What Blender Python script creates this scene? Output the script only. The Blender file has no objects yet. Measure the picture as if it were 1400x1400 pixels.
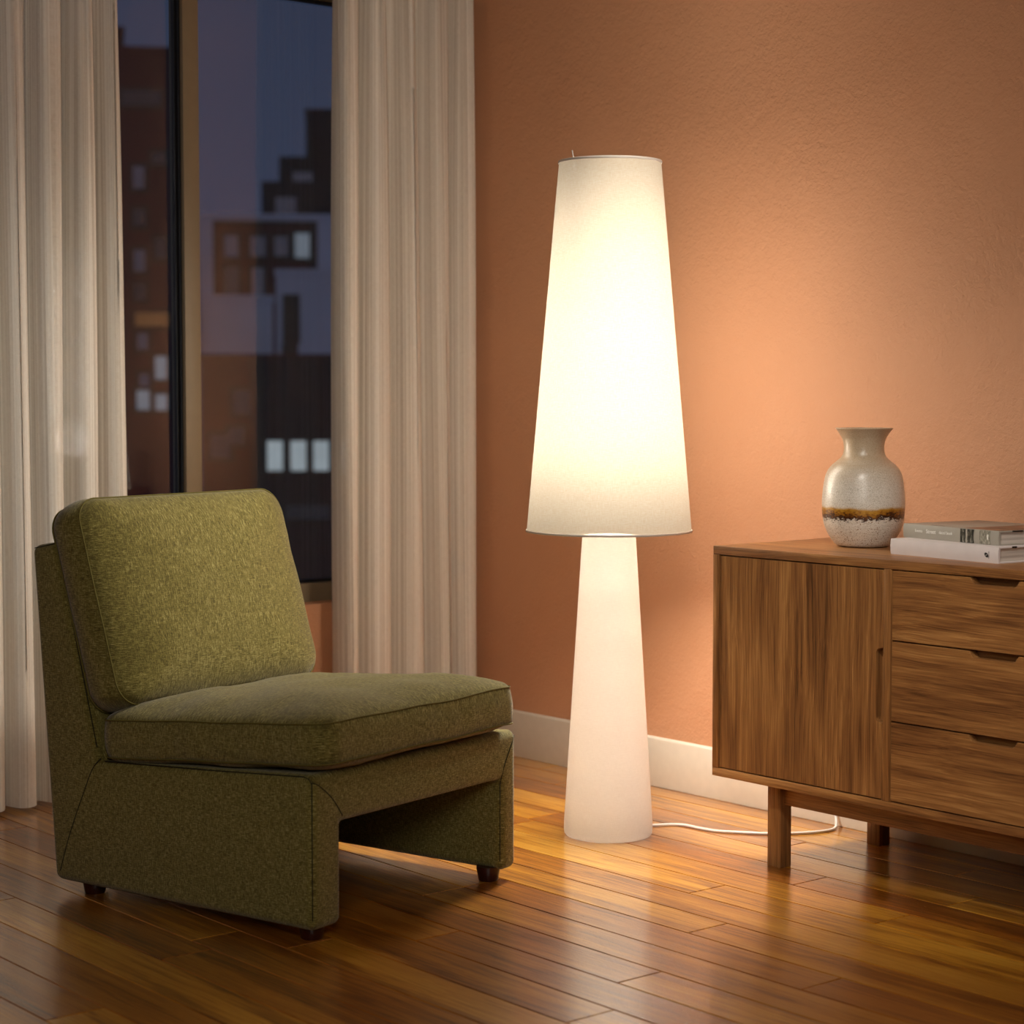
import bpy, bmesh, math, random
from mathutils import Vector, Matrix
random.seed(7)
S = bpy.context.scene
COL = S.collection
def lin(h):
    h = h.lstrip('#'); o = []
    for i in (0, 2, 4):
        c = int(h[i:i+2], 16) / 255
        o.append(c / 12.92 if c <= .04045 else ((c + .055) / 1.055) ** 2.4)
    return (o[0], o[1], o[2], 1)

# ------------------------------------------------------------------ materials
class NT:
    def __init__(s, name):
        s.m = bpy.data.materials.new(name); s.m.use_nodes = True
        s.t = s.m.node_tree; s.n = s.t.nodes; s.l = s.t.links
        s.b = s.n['Principled BSDF']; s.out = s.n['Material Output']
    def node(s, typ, **kw):
        n = s.n.new(typ)
        for k, v in kw.items():
            if k.startswith('i_'):
                k2 = k[2:]
                n.inputs[int(k2) if k2.isdigit() else k2.replace('_', ' ')].default_value = v
            else: setattr(n, k, v)
        return n
    def link(s, a, b): s.l.new(a, b)
    def coords(s, scale=(1, 1, 1), kind='Object', rot=(0, 0, 0)):
        tc = s.node('ShaderNodeTexCoord'); mp = s.node('ShaderNodeMapping')
        mp.inputs['Scale'].default_value = scale; mp.inputs['Rotation'].default_value = rot
        s.link(tc.outputs[kind], mp.inputs['Vector']); return mp.outputs[0]
    def noise(s, vec, scale, detail=2, rough=.5, dist=0):
        n = s.node('ShaderNodeTexNoise'); n.inputs['Scale'].default_value = scale
        n.inputs['Detail'].default_value = detail; n.inputs['Roughness'].default_value = rough
        n.inputs['Distortion'].default_value = dist
        s.link(vec, n.inputs['Vector']); return n.outputs['Fac']
    def math(s, op, a, b=None, c=None):
        n = s.node('ShaderNodeMath', operation=op)
        for i, v in enumerate((a, b, c)):
            if v is None: continue
            if isinstance(v, (int, float)): n.inputs[i].default_value = v
            else: s.link(v, n.inputs[i])
        return n.outputs[0]
    def ramp(s, fac, stops):
        n = s.node('ShaderNodeValToRGB'); e = n.color_ramp.elements
        while len(e) < len(stops): e.new(.5)
        for i, (p, c) in enumerate(stops):
            e[i].position = p; e[i].color = lin(c) if isinstance(c, str) else (c, c, c, 1)
        s.link(fac, n.inputs[0]); return n.outputs[0]
    def mix(s, fac, a, b, blend='MIX'):
        n = s.node('ShaderNodeMix', data_type='RGBA', blend_type=blend)
        for i, v in ((0, fac), (6, a), (7, b)):
            if isinstance(v, (int, float)): n.inputs[i].default_value = v
            elif isinstance(v, tuple): n.inputs[i].default_value = v
            else: s.link(v, n.inputs[i])
        return n.outputs[2]
    def bump(s, h, dist, strength=1, to=None):
        n = s.node('ShaderNodeBump'); n.inputs['Distance'].default_value = dist
        n.inputs['Strength'].default_value = strength
        s.link(h, n.inputs['Height'])
        s.link(n.outputs[0], to or s.b.inputs['Normal']); return n
    def set(s, **kw):
        for k, v in kw.items():
            i = s.b.inputs[k.replace('_', ' ')]
            if hasattr(v, 'links') or hasattr(v, 'is_output'): s.link(v, i)
            else: i.default_value = v
        return s

def plain(name, col, rough=.5, metal=0, spec=.5, var=.06, vs=40):
    k = NT(name); v = k.coords(); f = k.noise(v, vs, 3)
    c = lin(col) if isinstance(col, str) else col
    c2 = tuple(x * (1 - var * 2) for x in c[:3]) + (1,)
    k.set(Base_Color=k.mix(f, c, c2), Roughness=rough, Metallic=metal)
    k.b.inputs['Specular IOR Level'].default_value = spec
    return k.m

def wall_mat():
    k = NT('terracotta_plaster'); v = k.coords()
    big = k.noise(v, 1.6, 3, .5); mid = k.noise(v, 14, 3, .6)
    c = k.mix(big, lin('#cb9672'), lin('#c38b65'))
    c = k.mix(k.math('MULTIPLY', mid, .25), c, lin('#cf9c7c'))
    k.set(Base_Color=c, Roughness=.62)
    k.b.inputs['Specular IOR Level'].default_value = .35
    n1 = k.noise(v, 125, 3, .55, .6); n2 = k.noise(v, 34, 2, .5); n3 = k.noise(v, 5, 2, .5)
    h = k.math('ADD', k.math('MULTIPLY', n1, .6), k.math('MULTIPLY', n2, .7))
    h = k.math('MULTIPLY', h, k.math('ADD', n3, .15))
    k.bump(h, .006, .85)
    return k.m

def grain_nodes(k, vec, stops, ringk=26, along=1.1, across=9, axis=2, fine=230, rw=.11, warp=.018):
    """wood figure running along `axis`, with cathedral rings and fibres"""
    wn = k.node('ShaderNodeTexNoise'); wn.inputs['Scale'].default_value = 7; wn.inputs['Detail'].default_value = 2
    wm_ = k.node('ShaderNodeMapping'); ws_ = [1, 1, 1]; ws_[axis] = .45; wm_.inputs['Scale'].default_value = ws_
    k.link(vec, wm_.inputs[0]); k.link(wm_.outputs[0], wn.inputs['Vector'])
    c1 = k.node('ShaderNodeVectorMath', operation='SUBTRACT'); c1.inputs[1].default_value = (.5, .5, .5); k.link(wn.outputs['Color'], c1.inputs[0])
    c2 = k.node('ShaderNodeVectorMath', operation='MULTIPLY'); am_ = [warp] * 3; am_[axis] = 0; c2.inputs[1].default_value = am_; k.link(c1.outputs[0], c2.inputs[0])
    c3 = k.node('ShaderNodeVectorMath', operation='ADD'); k.link(vec, c3.inputs[0]); k.link(c2.outputs[0], c3.inputs[1]); vec = c3.outputs[0]
    sc = [across] * 3; sc[axis] = along
    mp = k.node('ShaderNodeMapping'); mp.inputs['Scale'].default_value = sc; k.link(vec, mp.inputs[0])
    a = k.noise(mp.outputs[0], 1, 3, .45, .35)
    ring = k.math('SINE', k.math('MULTIPLY', a, ringk))
    ring = k.math('MULTIPLY_ADD', ring, .5, .5)
    sf = [fine] * 3; sf[axis] = fine * .014
    mf = k.node('ShaderNodeMapping'); mf.inputs['Scale'].default_value = sf; k.link(vec, mf.inputs[0])
    f = k.noise(mf.outputs[0], 1, 3, .6)
    sm = [fine * .22] * 3; sm[axis] = fine * .006
    mm = k.node('ShaderNodeMapping'); mm.inputs['Scale'].default_value = sm; k.link(vec, mm.inputs[0])
    f2 = k.noise(mm.outputs[0], 1, 3, .6, .3)
    t = k.math('ADD', k.math('MULTIPLY', ring, rw), k.math('MULTIPLY', f, .62 - rw))
    t = k.math('ADD', t, k.math('MULTIPLY', f2, .38))
    t = k.math('ADD', t, k.math('MULTIPLY', k.math('SUBTRACT', a, .5), .22))
    return k.ramp(t, stops), f, ring

def walnut(axis, name, seed=0, light=False):
    k = NT(name); tc = k.node('ShaderNodeTexCoord')
    ad = k.node('ShaderNodeVectorMath', operation='ADD'); ad.inputs[1].default_value = (seed * 3.1, seed * 1.7, seed * 2.3)
    k.link(tc.outputs['Object'], ad.inputs[0])
    col, f, r = grain_nodes(k, ad.outputs[0], [(.33, '#54331b'), (.44, '#80542f'), (.56, '#9c6b3c'), (.69, '#bd8b52')],
                            axis=axis, ringk=34, across=8, along=.9, fine=480)
    k.set(Base_Color=col, Roughness=.36)
    k.b.inputs['Specular IOR Level'].default_value = .4
    k.bump(f, .0006, .5)
    return k.m

def floor_mat():
    k = NT('honey_floorboards'); tc = k.node('ShaderNodeTexCoord')
    at = k.node('ShaderNodeAttribute', attribute_name='tone')
    sh = k.node('ShaderNodeCombineXYZ')
    k.link(k.math('MULTIPLY', at.outputs['Fac'], 13), sh.inputs[0]); k.link(k.math('MULTIPLY', at.outputs['Fac'], 31), sh.inputs[1])
    k.link(k.math('MULTIPLY', at.outputs['Fac'], 7), sh.inputs[2])
    ad = k.node('ShaderNodeVectorMath', operation='ADD'); k.link(tc.outputs['Object'], ad.inputs[0]); k.link(sh.outputs[0], ad.inputs[1])
    col, f, r = grain_nodes(k, ad.outputs[0], [(.33, '#6a3a0c'), (.44, '#aa6d18'), (.54, '#d29428'), (.68, '#e6b24a')],
                            axis=1, ringk=24, across=9, along=.8, fine=400)
    tone = k.ramp(at.outputs['Fac'], [(0, '#c9ab84'), (.45, '#e2d2b8'), (1, '#ffffff')])
    k.set(Base_Color=k.mix(1.0, col, tone, 'MULTIPLY'), Roughness=.34)
    k.b.inputs['Specular IOR Level'].default_value = .5
    k.b.inputs['Coat Weight'].default_value = 1.0; k.b.inputs['Coat IOR'].default_value = 1.8
    v = k.coords()
    # hand-scraped fine pitting that breaks up the varnish shine
    vp = k.coords((260, 90, 1)); pit = k.noise(vp, 1, 2, .5)
    pit = k.ramp(pit, [(.55, 0.0), (.72, 1.0)])
    wav = k.noise(k.coords((9, 3, 1)), 1, 2, .5)
    cr = k.math('MULTIPLY_ADD', k.noise(v, 3.5, 3, .6), .16, .06)
    k.link(cr, k.b.inputs['Coat Roughness'])
    h = k.math('ADD', k.math('MULTIPLY', pit, .30), k.math('MULTIPLY', wav, 1.6))
    h = k.math('ADD', h, k.math('MULTIPLY', f, .18))
    b = k.bump(h, .0011, .6)
    k.link(b.outputs[0], k.b.inputs['Coat Normal'])
    return k.m

def weave(name, dark, mid, lite, rough=.85, sheen=.25, s=1.0, bumpd=.0006):
    k = NT(name)
    # threads running along two directions of whichever way the surface faces
    tc = k.node('ShaderNodeTexCoord'); sp = k.node('ShaderNodeSeparateXYZ'); k.link(tc.outputs['Normal'], sp.inputs[0])
    tot = None; ws = None
    for ax in range(3):
        sc = [90, 90, 90]; sc[ax] = 620
        n = k.noise(k.coords(tuple(sc)), s, 2, .65)
        wgt = k.math('SUBTRACT', 1.0, k.math('POWER', k.math('ABSOLUTE', sp.outputs[ax]), 1.2))
        v = k.math('MULTIPLY', n, wgt)
        # the third axis of these stretched noises would read as blotches on a face square to it: weight 0 there
        tot = v if tot is None else k.math('ADD', tot, v); ws = wgt if ws is None else k.math('ADD', ws, wgt)
        mxx = v if ax == 0 else k.math('MAXIMUM', mxx, v)
    t = k.math('ADD', k.math('MULTIPLY', k.math('DIVIDE', tot, ws), .5), k.math('MULTIPLY', mxx, .47))
    t = k.math('ADD', t, k.math('MULTIPLY', k.math('SUBTRACT', k.noise(k.coords(), 700, 2, .6), .5), .35))
    k.set(Base_Color=k.ramp(t, [(.37, dark), (.51, mid), (.66, lite)]), Roughness=rough)
    k.b.inputs['Sheen Weight'].default_value = sheen; k.b.inputs['Sheen Roughness'].default_value = .5
    k.b.inputs['Specular IOR Level'].default_value = .2
    k.bump(t, bumpd, .9)
    return k.m

def curtain_mat():
    k = NT('striped_linen_curtain')
    k.n.remove(k.b)
    uv = k.coords((1, 1, 1), 'UV')
    st = k.noise(k.coords((230, .35, 1), 'UV'), 1, 3, .7)
    st2 = k.noise(k.coords((60, .25, 1), 'UV'), 1, 2, .6)
    wv = k.noise(k.coords((1100, 60, 1), 'UV'), 1, 2, .5); wh = k.noise(k.coords((60, 1100, 1), 'UV'), 1, 2, .5)
    w = k.math('ADD', wv, wh)
    t = k.math('ADD', k.math('MULTIPLY', st, .5), k.math('MULTIPLY', st2, .35)); t = k.math('ADD', t, k.math('MULTIPLY', w, .13))
    c = k.ramp(t, [(.35, '#b3ab9e'), (.50, '#dcd4c7'), (.65, '#f4f0e8')])
    d = k.node('ShaderNodeBsdfDiffuse'); k.link(c, d.inputs[0])
    tr = k.node('ShaderNodeBsdfTranslucent'); k.link(c, tr.inputs[0])
    tp = k.node('ShaderNodeBsdfTransparent')
    b = k.node('ShaderNodeBump'); b.inputs['Distance'].default_value = .0004; b.inputs['Strength'].default_value = .6
    k.link(t, b.inputs['Height']); k.link(b.outputs[0], d.inputs['Normal'])
    m1 = k.node('ShaderNodeMixShader'); m1.inputs[0].default_value = .13; k.link(d.outputs[0], m1.inputs[1]); k.link(tr.outputs[0], m1.inputs[2])
    hole = k.math('MULTIPLY_ADD', k.math('SUBTRACT', .60, t), .55, .05)
    m2 = k.node('ShaderNodeMixShader'); k.link(hole, m2.inputs[0]); k.link(m1.outputs[0], m2.inputs[1]); k.link(tp.outputs[0], m2.inputs[2])
    k.link(m2.outputs[0], k.out.inputs[0])
    return k.m

def shade_mat(name, c1, c2, trans, dens=1.0, openw=0.0):
    k = NT(name); k.n.remove(k.b)
    a = k.noise(k.coords((90, 90, 900)), 1, 2, .6)
    uvx = k.noise(k.coords((900, 60, 1), 'UV'), 1, 2, .6)
    f = k.math('MULTIPLY', k.math('ADD', a, uvx), .5)
    c = k.ramp(f, [(.38, c1), (.62, c2)])
    d = k.node('ShaderNodeBsdfDiffuse')
    if openw:   # inner face darkened to hold down the glow seen through the weave
        ge = k.node('ShaderNodeNewGeometry'); k.link(k.mix(ge.outputs['Backfacing'], c, lin('#3f3c39')), d.inputs[0])
    else: k.link(c, d.inputs[0])
    tr = k.node('ShaderNodeBsdfTranslucent'); k.link(k.mix(1.0, c, (dens, dens, dens, 1), 'MULTIPLY'), tr.inputs[0])
    m = k.node('ShaderNodeMixShader'); m.inputs[0].default_value = trans
    k.link(d.outputs[0], m.inputs[1]); k.link(tr.outputs[0], m.inputs[2])
    if openw:   # open weave: part of the light passes straight between the threads
        tp = k.node('ShaderNodeBsdfTransparent'); m2 = k.node('ShaderNodeMixShader')
        k.link(k.math('MULTIPLY_ADD', f, openw, openw * .5), m2.inputs[0]); k.link(m.outputs[0], m2.inputs[1]); k.link(tp.outputs[0], m2.inputs[2]); m = m2
    k.link(m.outputs[0], k.out.inputs[0])
    return k.m

def glass_mat():
    k = NT('window_glass'); k.n.remove(k.b)
    tp = k.node('ShaderNodeBsdfTransparent', i_0=(.93, .95, .97, 1))
    gl = k.node('ShaderNodeBsdfGlossy'); gl.inputs['Roughness'].default_value = 0
    fr = k.node('ShaderNodeFresnel', i_0=1.5)
    fac = k.math('MINIMUM', k.math('MULTIPLY', fr.outputs[0], 1.15), 1.0)
    m = k.node('ShaderNodeMixShader'); k.link(fac, m.inputs[0]); k.link(tp.outputs[0], m.inputs[1]); k.link(gl.outputs[0], m.inputs[2])
    k.link(m.outputs[0], k.out.inputs[0]); return k.m

def emit(name, col, st):
    k = NT(name); k.n.remove(k.b); e = k.node('ShaderNodeEmission'); e.inputs[1].default_value = st
    n = k.noise(k.coords(), .9, 3, .6); c = lin(col)
    k.link(k.mix(n, c, tuple(x * .55 for x in c[:3]) + (1,)), e.inputs[0]); k.link(e.outputs[0], k.out.inputs[0]); return k.m

def vase_mat():
    k = NT('speckled_stoneware_glaze'); tc = k.node('ShaderNodeTexCoord'); sp = k.node('ShaderNodeSeparateXYZ')
    k.link(tc.outputs['Object'], sp.inputs[0]); z = sp.outputs[2]
    streak = k.noise(k.coords((14, 14, 420)), 1, 4, .7); speck = k.noise(k.coords(), 520, 3, .7)
    base = k.ramp(k.math('ADD', k.math('MULTIPLY', streak, .22), k.math('MULTIPLY', speck, .78)),
                  [(.36, '#a59681'), (.44, '#cfc5b6'), (.55, '#e2dacf')])
    # tan wash on neck and shoulder
    neck = k.ramp(k.math('ADD', z, k.math('MULTIPLY', k.math('SUBTRACT', streak, .5), .10)), [(.125, 0.0), (.19, 1.0)])
    base = k.mix(k.math('MULTIPLY', neck, .8), base, k.mix(speck, lin('#a07c5a'), lin('#cfbb98')))
    spk2 = k.ramp(k.noise(k.coords(), 330, 2, .6), [(.60, 0.0), (.68, 1.0)])
    low = k.ramp(z, [(.055, 1.0), (.085, 0.0)])
    base = k.mix(k.math('MULTIPLY', spk2, k.math('MULTIPLY_ADD', low, .8, .22)), base, lin('#8a6338'))
    # dripped amber band
    ed = k.noise(k.coords((22, 22, 10)), 1, 3, .6)
    drip = k.noise(k.coords((120, 120, 260)), 1, 3, .65)
    zz = k.math('ADD', z, k.math('MULTIPLY', k.math('SUBTRACT', ed, .5), .014))
    up = k.ramp(zz, [(.083, 1.0), (.087, 0.0)])
    zl = k.math('ADD', zz, k.math('MULTIPLY', k.math('SUBTRACT', drip, .5), .040))
    lo = k.ramp(zl, [(.0595, 0.0), (.0625, 1.0)])
    band = k.math('MULTIPLY', up, lo)
    dk = k.ramp(k.math('ADD', zl, k.math('MULTIPLY', k.math('SUBTRACT', ed, .5), .02)), [(.063, '#2e1206'), (.070, '#50280a'), (.075, '#9a6412'), (.085, '#bd8c30')])
    k.set(Base_Color=k.mix(band, base, dk), Roughness=.3)
    k.b.inputs['Coat Weight'].default_value = .3; k.b.inputs['Coat Roughness'].default_value = .25
    k.bump(k.math('ADD', speck, streak), .0007, .5)
    return k.m

def pages_mat():
    k = NT('book_pages'); v = k.noise(k.coords((4, 4, 900)), 1, 2, .7); sig = k.noise(k.coords((1, 1, 130)), 1, 1, .5)
    t = k.math('ADD', k.math('MULTIPLY', v, .5), k.math('MULTIPLY', sig, .5))
    k.set(Base_Color=k.ramp(t, [(.38, '#8b8078'), (.5, '#c4b9af'), (.64, '#d8cec4')]), Roughness=.8); return k.m

def photo_mat(name, stops, sc, s=1):
    k = NT(name); v = k.noise(k.coords(sc), s, 4, .7, .8); k.set(Base_Color=k.ramp(v, stops), Roughness=.35); return k.m

M = {}
M['wall'] = wall_mat(); M['floor'] = floor_mat()
M['wall2'] = plain('charcoal_wall_paint', '#3c3733', .7)
M['ceil'] = plain('ceiling_paint', '#9a9085', .8)
M['trim'] = plain('baseboard_paint', '#e8ddcd', .45)
M['green'] = weave('olive_melange_fabric', '#554c20', '#80763a', '#b1a86c')
M['greenpipe'] = plain('olive_piping', '#6a6126', .8)
M['seam'] = plain('dark_olive_seam', '#2b2910', .9)
M['darkfoot'] = plain('dark_stained_foot', '#3a140c', .35)
M['curtain'] = curtain_mat()
M['shade'] = shade_mat('cream_linen_shade', '#ead8be', '#f8ebd8', .5, .084, .10)
M['base'] = shade_mat('white_base_fabric', '#ece4da', '#f4ede4', .3, .6)
M['trimring'] = plain('shade_rim_tape', '#d9cfc6', .6)
M['cord'] = plain('white_cord_plastic', '#f2ebe4', .4)
M['wal_v'] = walnut(2, 'walnut_upright_grain', 1); M['wal_h'] = walnut(1, 'walnut_lengthwise_grain', 2); M['wal_d'] = walnut(1, 'walnut_drawer_grain', 5)
M['wal_x'] = walnut(0, 'walnut_crosswise_grain', 3)
M['void'] = plain('cabinet_inside', '#1d0f07', .8)
M['frame'] = plain('bronze_window_frame', '#85755c', .5, 0)
M['gasket'] = plain('black_gasket', '#15151a', .5)
M['glass'] = glass_mat(); M['vase'] = vase_mat()
M['white'] = plain('white_book_cloth', '#dcd2d0', .55); M['grey'] = plain('grey_book_cover', '#a39c90', .45)
M['pages'] = pages_mat(); M['ink'] = plain('black_ink', '#0c0c0c', .5); M['wink'] = plain('white_ink', '#f2efe8', .5); M['gink'] = plain('grey_ink', '#77716c', .5)
M['ph1'] = photo_mat('spine_photo_dark', [(.4, '#0d0c0a'), (.55, '#3a382f'), (.68, '#b8b4a8')], (300, 420, 70))
M['ph2'] = photo_mat('spine_photo_pale', [(.35, '#5e5b50'), (.5, '#8a8576'), (.68, '#bdb7a9')], (300, 520, 120))
M['ph3'] = photo_mat('cover_photo_brown', [(.35, '#2c1a12'), (.5, '#6b4632'), (.66, '#a98368')], (14, 30, 10))

# ------------------------------------------------------------------ helpers
def setp(o, label=None, cat=None, group=None, kind=None):
    for k_, v in (('label', label), ('category', cat), ('group', group), ('kind', kind)):
        if v: o[k_] = v
    return o
def root(name, loc, rz=0, **kw):
    o = bpy.data.objects.new(name, None); COL.objects.link(o); o.location = loc; o.rotation_euler = (0, 0, rz)
    o.empty_display_size = .05
    return setp(o, **kw)
def link(name, bm, mat, parent=None, smooth=False, loc=None):
    me = bpy.data.meshes.new(name); bm.normal_update(); bm.to_mesh(me); bm.free()
    for m in (mat if isinstance(mat, (list, tuple)) else [mat]): me.materials.append(m)
    if smooth:
        for p in me.polygons: p.use_smooth = True
    o = bpy.data.objects.new(name, me); COL.objects.link(o)
    if parent: o.parent = parent
    if loc: o.location = loc
    return o
def sharp(o, ang=35):
    me = o.data
    for p in me.polygons: p.use_smooth = True
    bm = bmesh.new(); bm.from_mesh(me)
    for e in bm.edges:
        e.smooth = not (len(e.link_faces) == 2 and e.calc_face_angle(0) > math.radians(ang))
    bm.to_mesh(me); bm.free(); return o
def bevelmod(o, w, seg=2, ang=30):
    m = o.modifiers.new('Bevel', 'BEVEL'); m.width = w; m.segments = seg; m.limit_method = 'ANGLE'; m.angle_limit = math.radians(ang)
    m.harden_normals = False
    return o
def bake(o):
    dg = bpy.context.evaluated_depsgraph_get(); dg.update()
    me = bpy.data.meshes.new_from_object(o.evaluated_get(dg)); old = o.data
    o.modifiers.clear(); o.data = me; bpy.data.meshes.remove(old); return o
def box(bm, lo, hi, M4=None):
    vs = [bm.verts.new((x, y, z)) for z in (lo[2], hi[2]) for y in (lo[1], hi[1]) for x in (lo[0], hi[0])]
    for f in ((0, 2, 3, 1), (4, 5, 7, 6), (0, 1, 5, 4), (2, 6, 7, 3), (0, 4, 6, 2), (1, 3, 7, 5)): bm.faces.new([vs[i] for i in f])
    return bm
def bx(name, lo, hi, mat, parent=None, bev=0, seg=2):
    o = link(name, box(bmesh.new(), lo, hi), mat, parent)
    if bev: bevelmod(o, bev, seg); bake(o); sharp(o)
    return o
def prism(pts, ax, a, b):
    """2-D polygon in the two axes other than ax, extruded from a to b"""
    bm = bmesh.new()
    def P(p, t):
        q = list(p); q.insert(ax, t); return q
    A = [bm.verts.new(P(p, a)) for p in pts]; B = [bm.verts.new(P(p, b)) for p in pts]
    bm.faces.new(A); bm.faces.new(B[::-1]); n = len(pts)
    for i in range(n): bm.faces.new((A[i], B[i], B[(i+1) % n], A[(i+1) % n]))
    bmesh.ops.recalc_face_normals(bm, faces=bm.faces); return bm
def lathe(prof, n=96, close=False):
    bm = bmesh.new(); uvl = bm.loops.layers.uv.new('UVMap'); rings = []
    for r, z in prof:
        if r < 1e-6: rings.append([bm.verts.new((0, 0, z))])
        else: rings.append([bm.verts.new((r * math.cos(2*math.pi*i/n), r * math.sin(2*math.pi*i/n), z)) for i in range(n)])
    for k in range(len(rings)-1):
        a, b = rings[k], rings[k+1]
        for i in range(n):
            j = (i+1) % n
            if len(a) == 1 and len(b) == 1: continue
            if len(a) == 1: f = bm.faces.new((a[0], b[i], b[j]))
            elif len(b) == 1: f = bm.faces.new((a[i], b[0], a[j]))
            else: f = bm.faces.new((a[i], a[j], b[j], b[i]))
            for lp in f.loops:
                v = lp.vert.co; jx = i if abs(math.atan2(v.y, v.x) % (2*math.pi) - 2*math.pi*i/n) < .01 else i+1
                lp[uvl].uv = (jx / n, v.z)
    bmesh.ops.recalc_face_normals(bm, faces=bm.faces); return bm
def tube(pts, r, n=10, closed=False, bm=None, caps=True):
    bm = bm or bmesh.new(); P = [Vector(p) for p in pts]; N = len(P); rings = []; up = None
    for i in range(N):
        if closed: t = (P[(i+1) % N] - P[i-1])
        else: t = P[min(i+1, N-1)] - P[max(i-1, 0)]
        t.normalize()
        if up is None:
            up = Vector((0, 0, 1)) if abs(t.z) < .9 else Vector((1, 0, 0))
        a = t.cross(up)
        if a.length < 1e-4: a = t.cross(Vector((0, 1, 0)))
        a.normalize(); b = a.cross(t).normalized(); up = b
        rings.append([bm.verts.new(P[i] + (a * math.cos(2*math.pi*k/n) + b * math.sin(2*math.pi*k/n)) * r) for k in range(n)])
    for i in range(N if closed else N-1):
        A, B = rings[i], rings[(i+1) % N]
        for k in range(n): bm.faces.new((A[k], A[(k+1) % n], B[(k+1) % n], B[k]))
    if not closed and caps: bm.faces.new(rings[0][::-1]); bm.faces.new(rings[-1])
    bmesh.ops.recalc_face_normals(bm, faces=bm.faces)
    return bm
def spline(pts, n=12, closed=False):
    P = [Vector(p) for p in pts]; out = []; N = len(P)
    g = (lambda i: P[i % N]) if closed else (lambda i: P[max(0, min(N-1, i))])
    for i in range(N if closed else N-1):
        a, b, c, d = g(i-1), g(i), g(i+1), g(i+2)
        for k in range(n):
            t = k / n
            out.append(.5*((2*b) + (c-a)*t + (2*a-5*b+4*c-d)*t*t + (3*b-a-3*c+d)*t**3))
    if not closed: out.append(P[-1])
    return out

# ------------------------------------------------------------------ room
XW, YW, ZC, X0, Y0 = 3.53, 4.51, 2.39, -1.6, -1.8
struct = lambda o: setp(o, kind='structure')
# floorboards: one mesh, each board its own bevelled strip
def floor():
    bm = bmesh.new(); lay = bm.verts.layers.float.new('tone')
    w, g = .1053, .0009
    known = {0: [2.245, 3.16], 3: [2.83], 4: [2.44], 1: [2.62, 3.9], -1: [1.9, 3.157], -2: [2.47], -4: [2.363], -5: [3.009], -6: [3.164], -7: [3.09], -3: [2.9], 2: [1.7, 3.4]}
    k0 = int((X0 - 2.495) / w) - 1; rnd = random.Random(11)
    tones = {-6: .3, 4: .75, 3: .8}
    for k in range(k0, 12):
        xa = 2.495 + k * w; xb = xa + w
        if xa >= XW or xb <= X0: continue
        xa = max(xa, X0); xb = min(xb, XW)
        js = list(known.get(k, []))
        base = js[0] if js else rnd.uniform(1.5, 3.2)
        js = js or [base]
        y = js[0] - rnd.uniform(.9, 1.4)
        while y > Y0: js.insert(0, y); y -= rnd.uniform(.8, 1.4)
        y = js[-1] + rnd.uniform(.8, 1.3)
        while y < YW + .1: js.append(y); y += rnd.uniform(.8, 1.4)
        ys = [Y0] + [j for j in js if Y0 < j < YW] + [YW]
        for i in range(len(ys)-1):
            t = rnd.random()
            c = .0012
            lo = (xa + g, ys[i] + g); hi = (xb - g, ys[i+1] - g)
            a = [bm.verts.new((x, y, -.003)) for x, y in ((lo[0], lo[1]), (hi[0], lo[1]), (hi[0], hi[1]), (lo[0], hi[1]))]
            b = [bm.verts.new((x, y, 0)) for x, y in ((lo[0]+c, lo[1]+c), (hi[0]-c, lo[1]+c), (hi[0]-c, hi[1]-c), (lo[0]+c, hi[1]-c))]
            for v in a + b: v[lay] = t
            bm.faces.new(b)
            for q in range(4): bm.faces.new((a[q], a[(q+1) % 4], b[(q+1) % 4], b[q]))
    vs = [bm.verts.new(p) for p in ((X0-.12, Y0-.12, -.003), (XW+.12, Y0-.12, -.003), (XW+.12, YW+.12, -.003), (X0-.12, YW+.12, -.003))]
    vb = [bm.verts.new((v.co.x, v.co.y, -.1)) for v in vs]
    for v in vs + vb: v[lay] = 0.0
    bm.faces.new(vs); bm.faces.new(vb[::-1])
    for q in range(4): bm.faces.new((vs[q], vb[q], vb[(q+1) % 4], vs[(q+1) % 4]))
    return struct(link('floor', bm, M['floor']))
floor()
struct(bx('ceiling', (X0-.12, Y0-.12, ZC), (XW+.12, YW+.12, ZC+.1), M['ceil']))
struct(bx('wall_right', (XW, Y0-.12, -.003), (XW+.12, YW+.12, ZC), M['wall']))
struct(bx('wall_left', (X0-.12, Y0-.12, -.003), (X0, YW+.12, ZC), M['wall2']))
struct(bx('wall_back', (X0, Y0-.12, -.003), (XW, Y0, ZC), M['wall2']))
WX0, WX1, WZ0, WZ1 = .95, 3.30, .430, 2.096
bm = bmesh.new(); T = .16
for lo, hi in (((X0, YW, -.003), (WX0, YW+T, ZC)), ((WX1, YW, -.003), (XW, YW+T, ZC)), ((WX0, YW, -.003), (WX1, YW+T, WZ0)), ((WX0, YW, WZ1), (WX1, YW+T, ZC))): box(bm, lo, hi)
bmesh.ops.remove_doubles(bm, verts=bm.verts, dist=1e-5)
struct(link('wall_front', bm, M['wall']))
# baseboards with a small eased top edge
def baseb(name, pts, ax, a, b):
    o = link(name, prism(pts, ax, a, b), M['trim']); bevelmod(o, .002, 2); bake(o); sharp(o); return struct(o)
hb = .127; tb = .013
baseb('baseboard_right', [(XW, 0), (XW-tb, 0), (XW-tb, hb-.004), (XW-tb+.005, hb), (XW, hb)], 1, Y0, YW-tb)
baseb('baseboard_front', [(YW, 0), (YW-tb, 0), (YW-tb, hb-.004), (YW-tb+.005, hb), (YW, hb)], 0, X0, XW)
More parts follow.
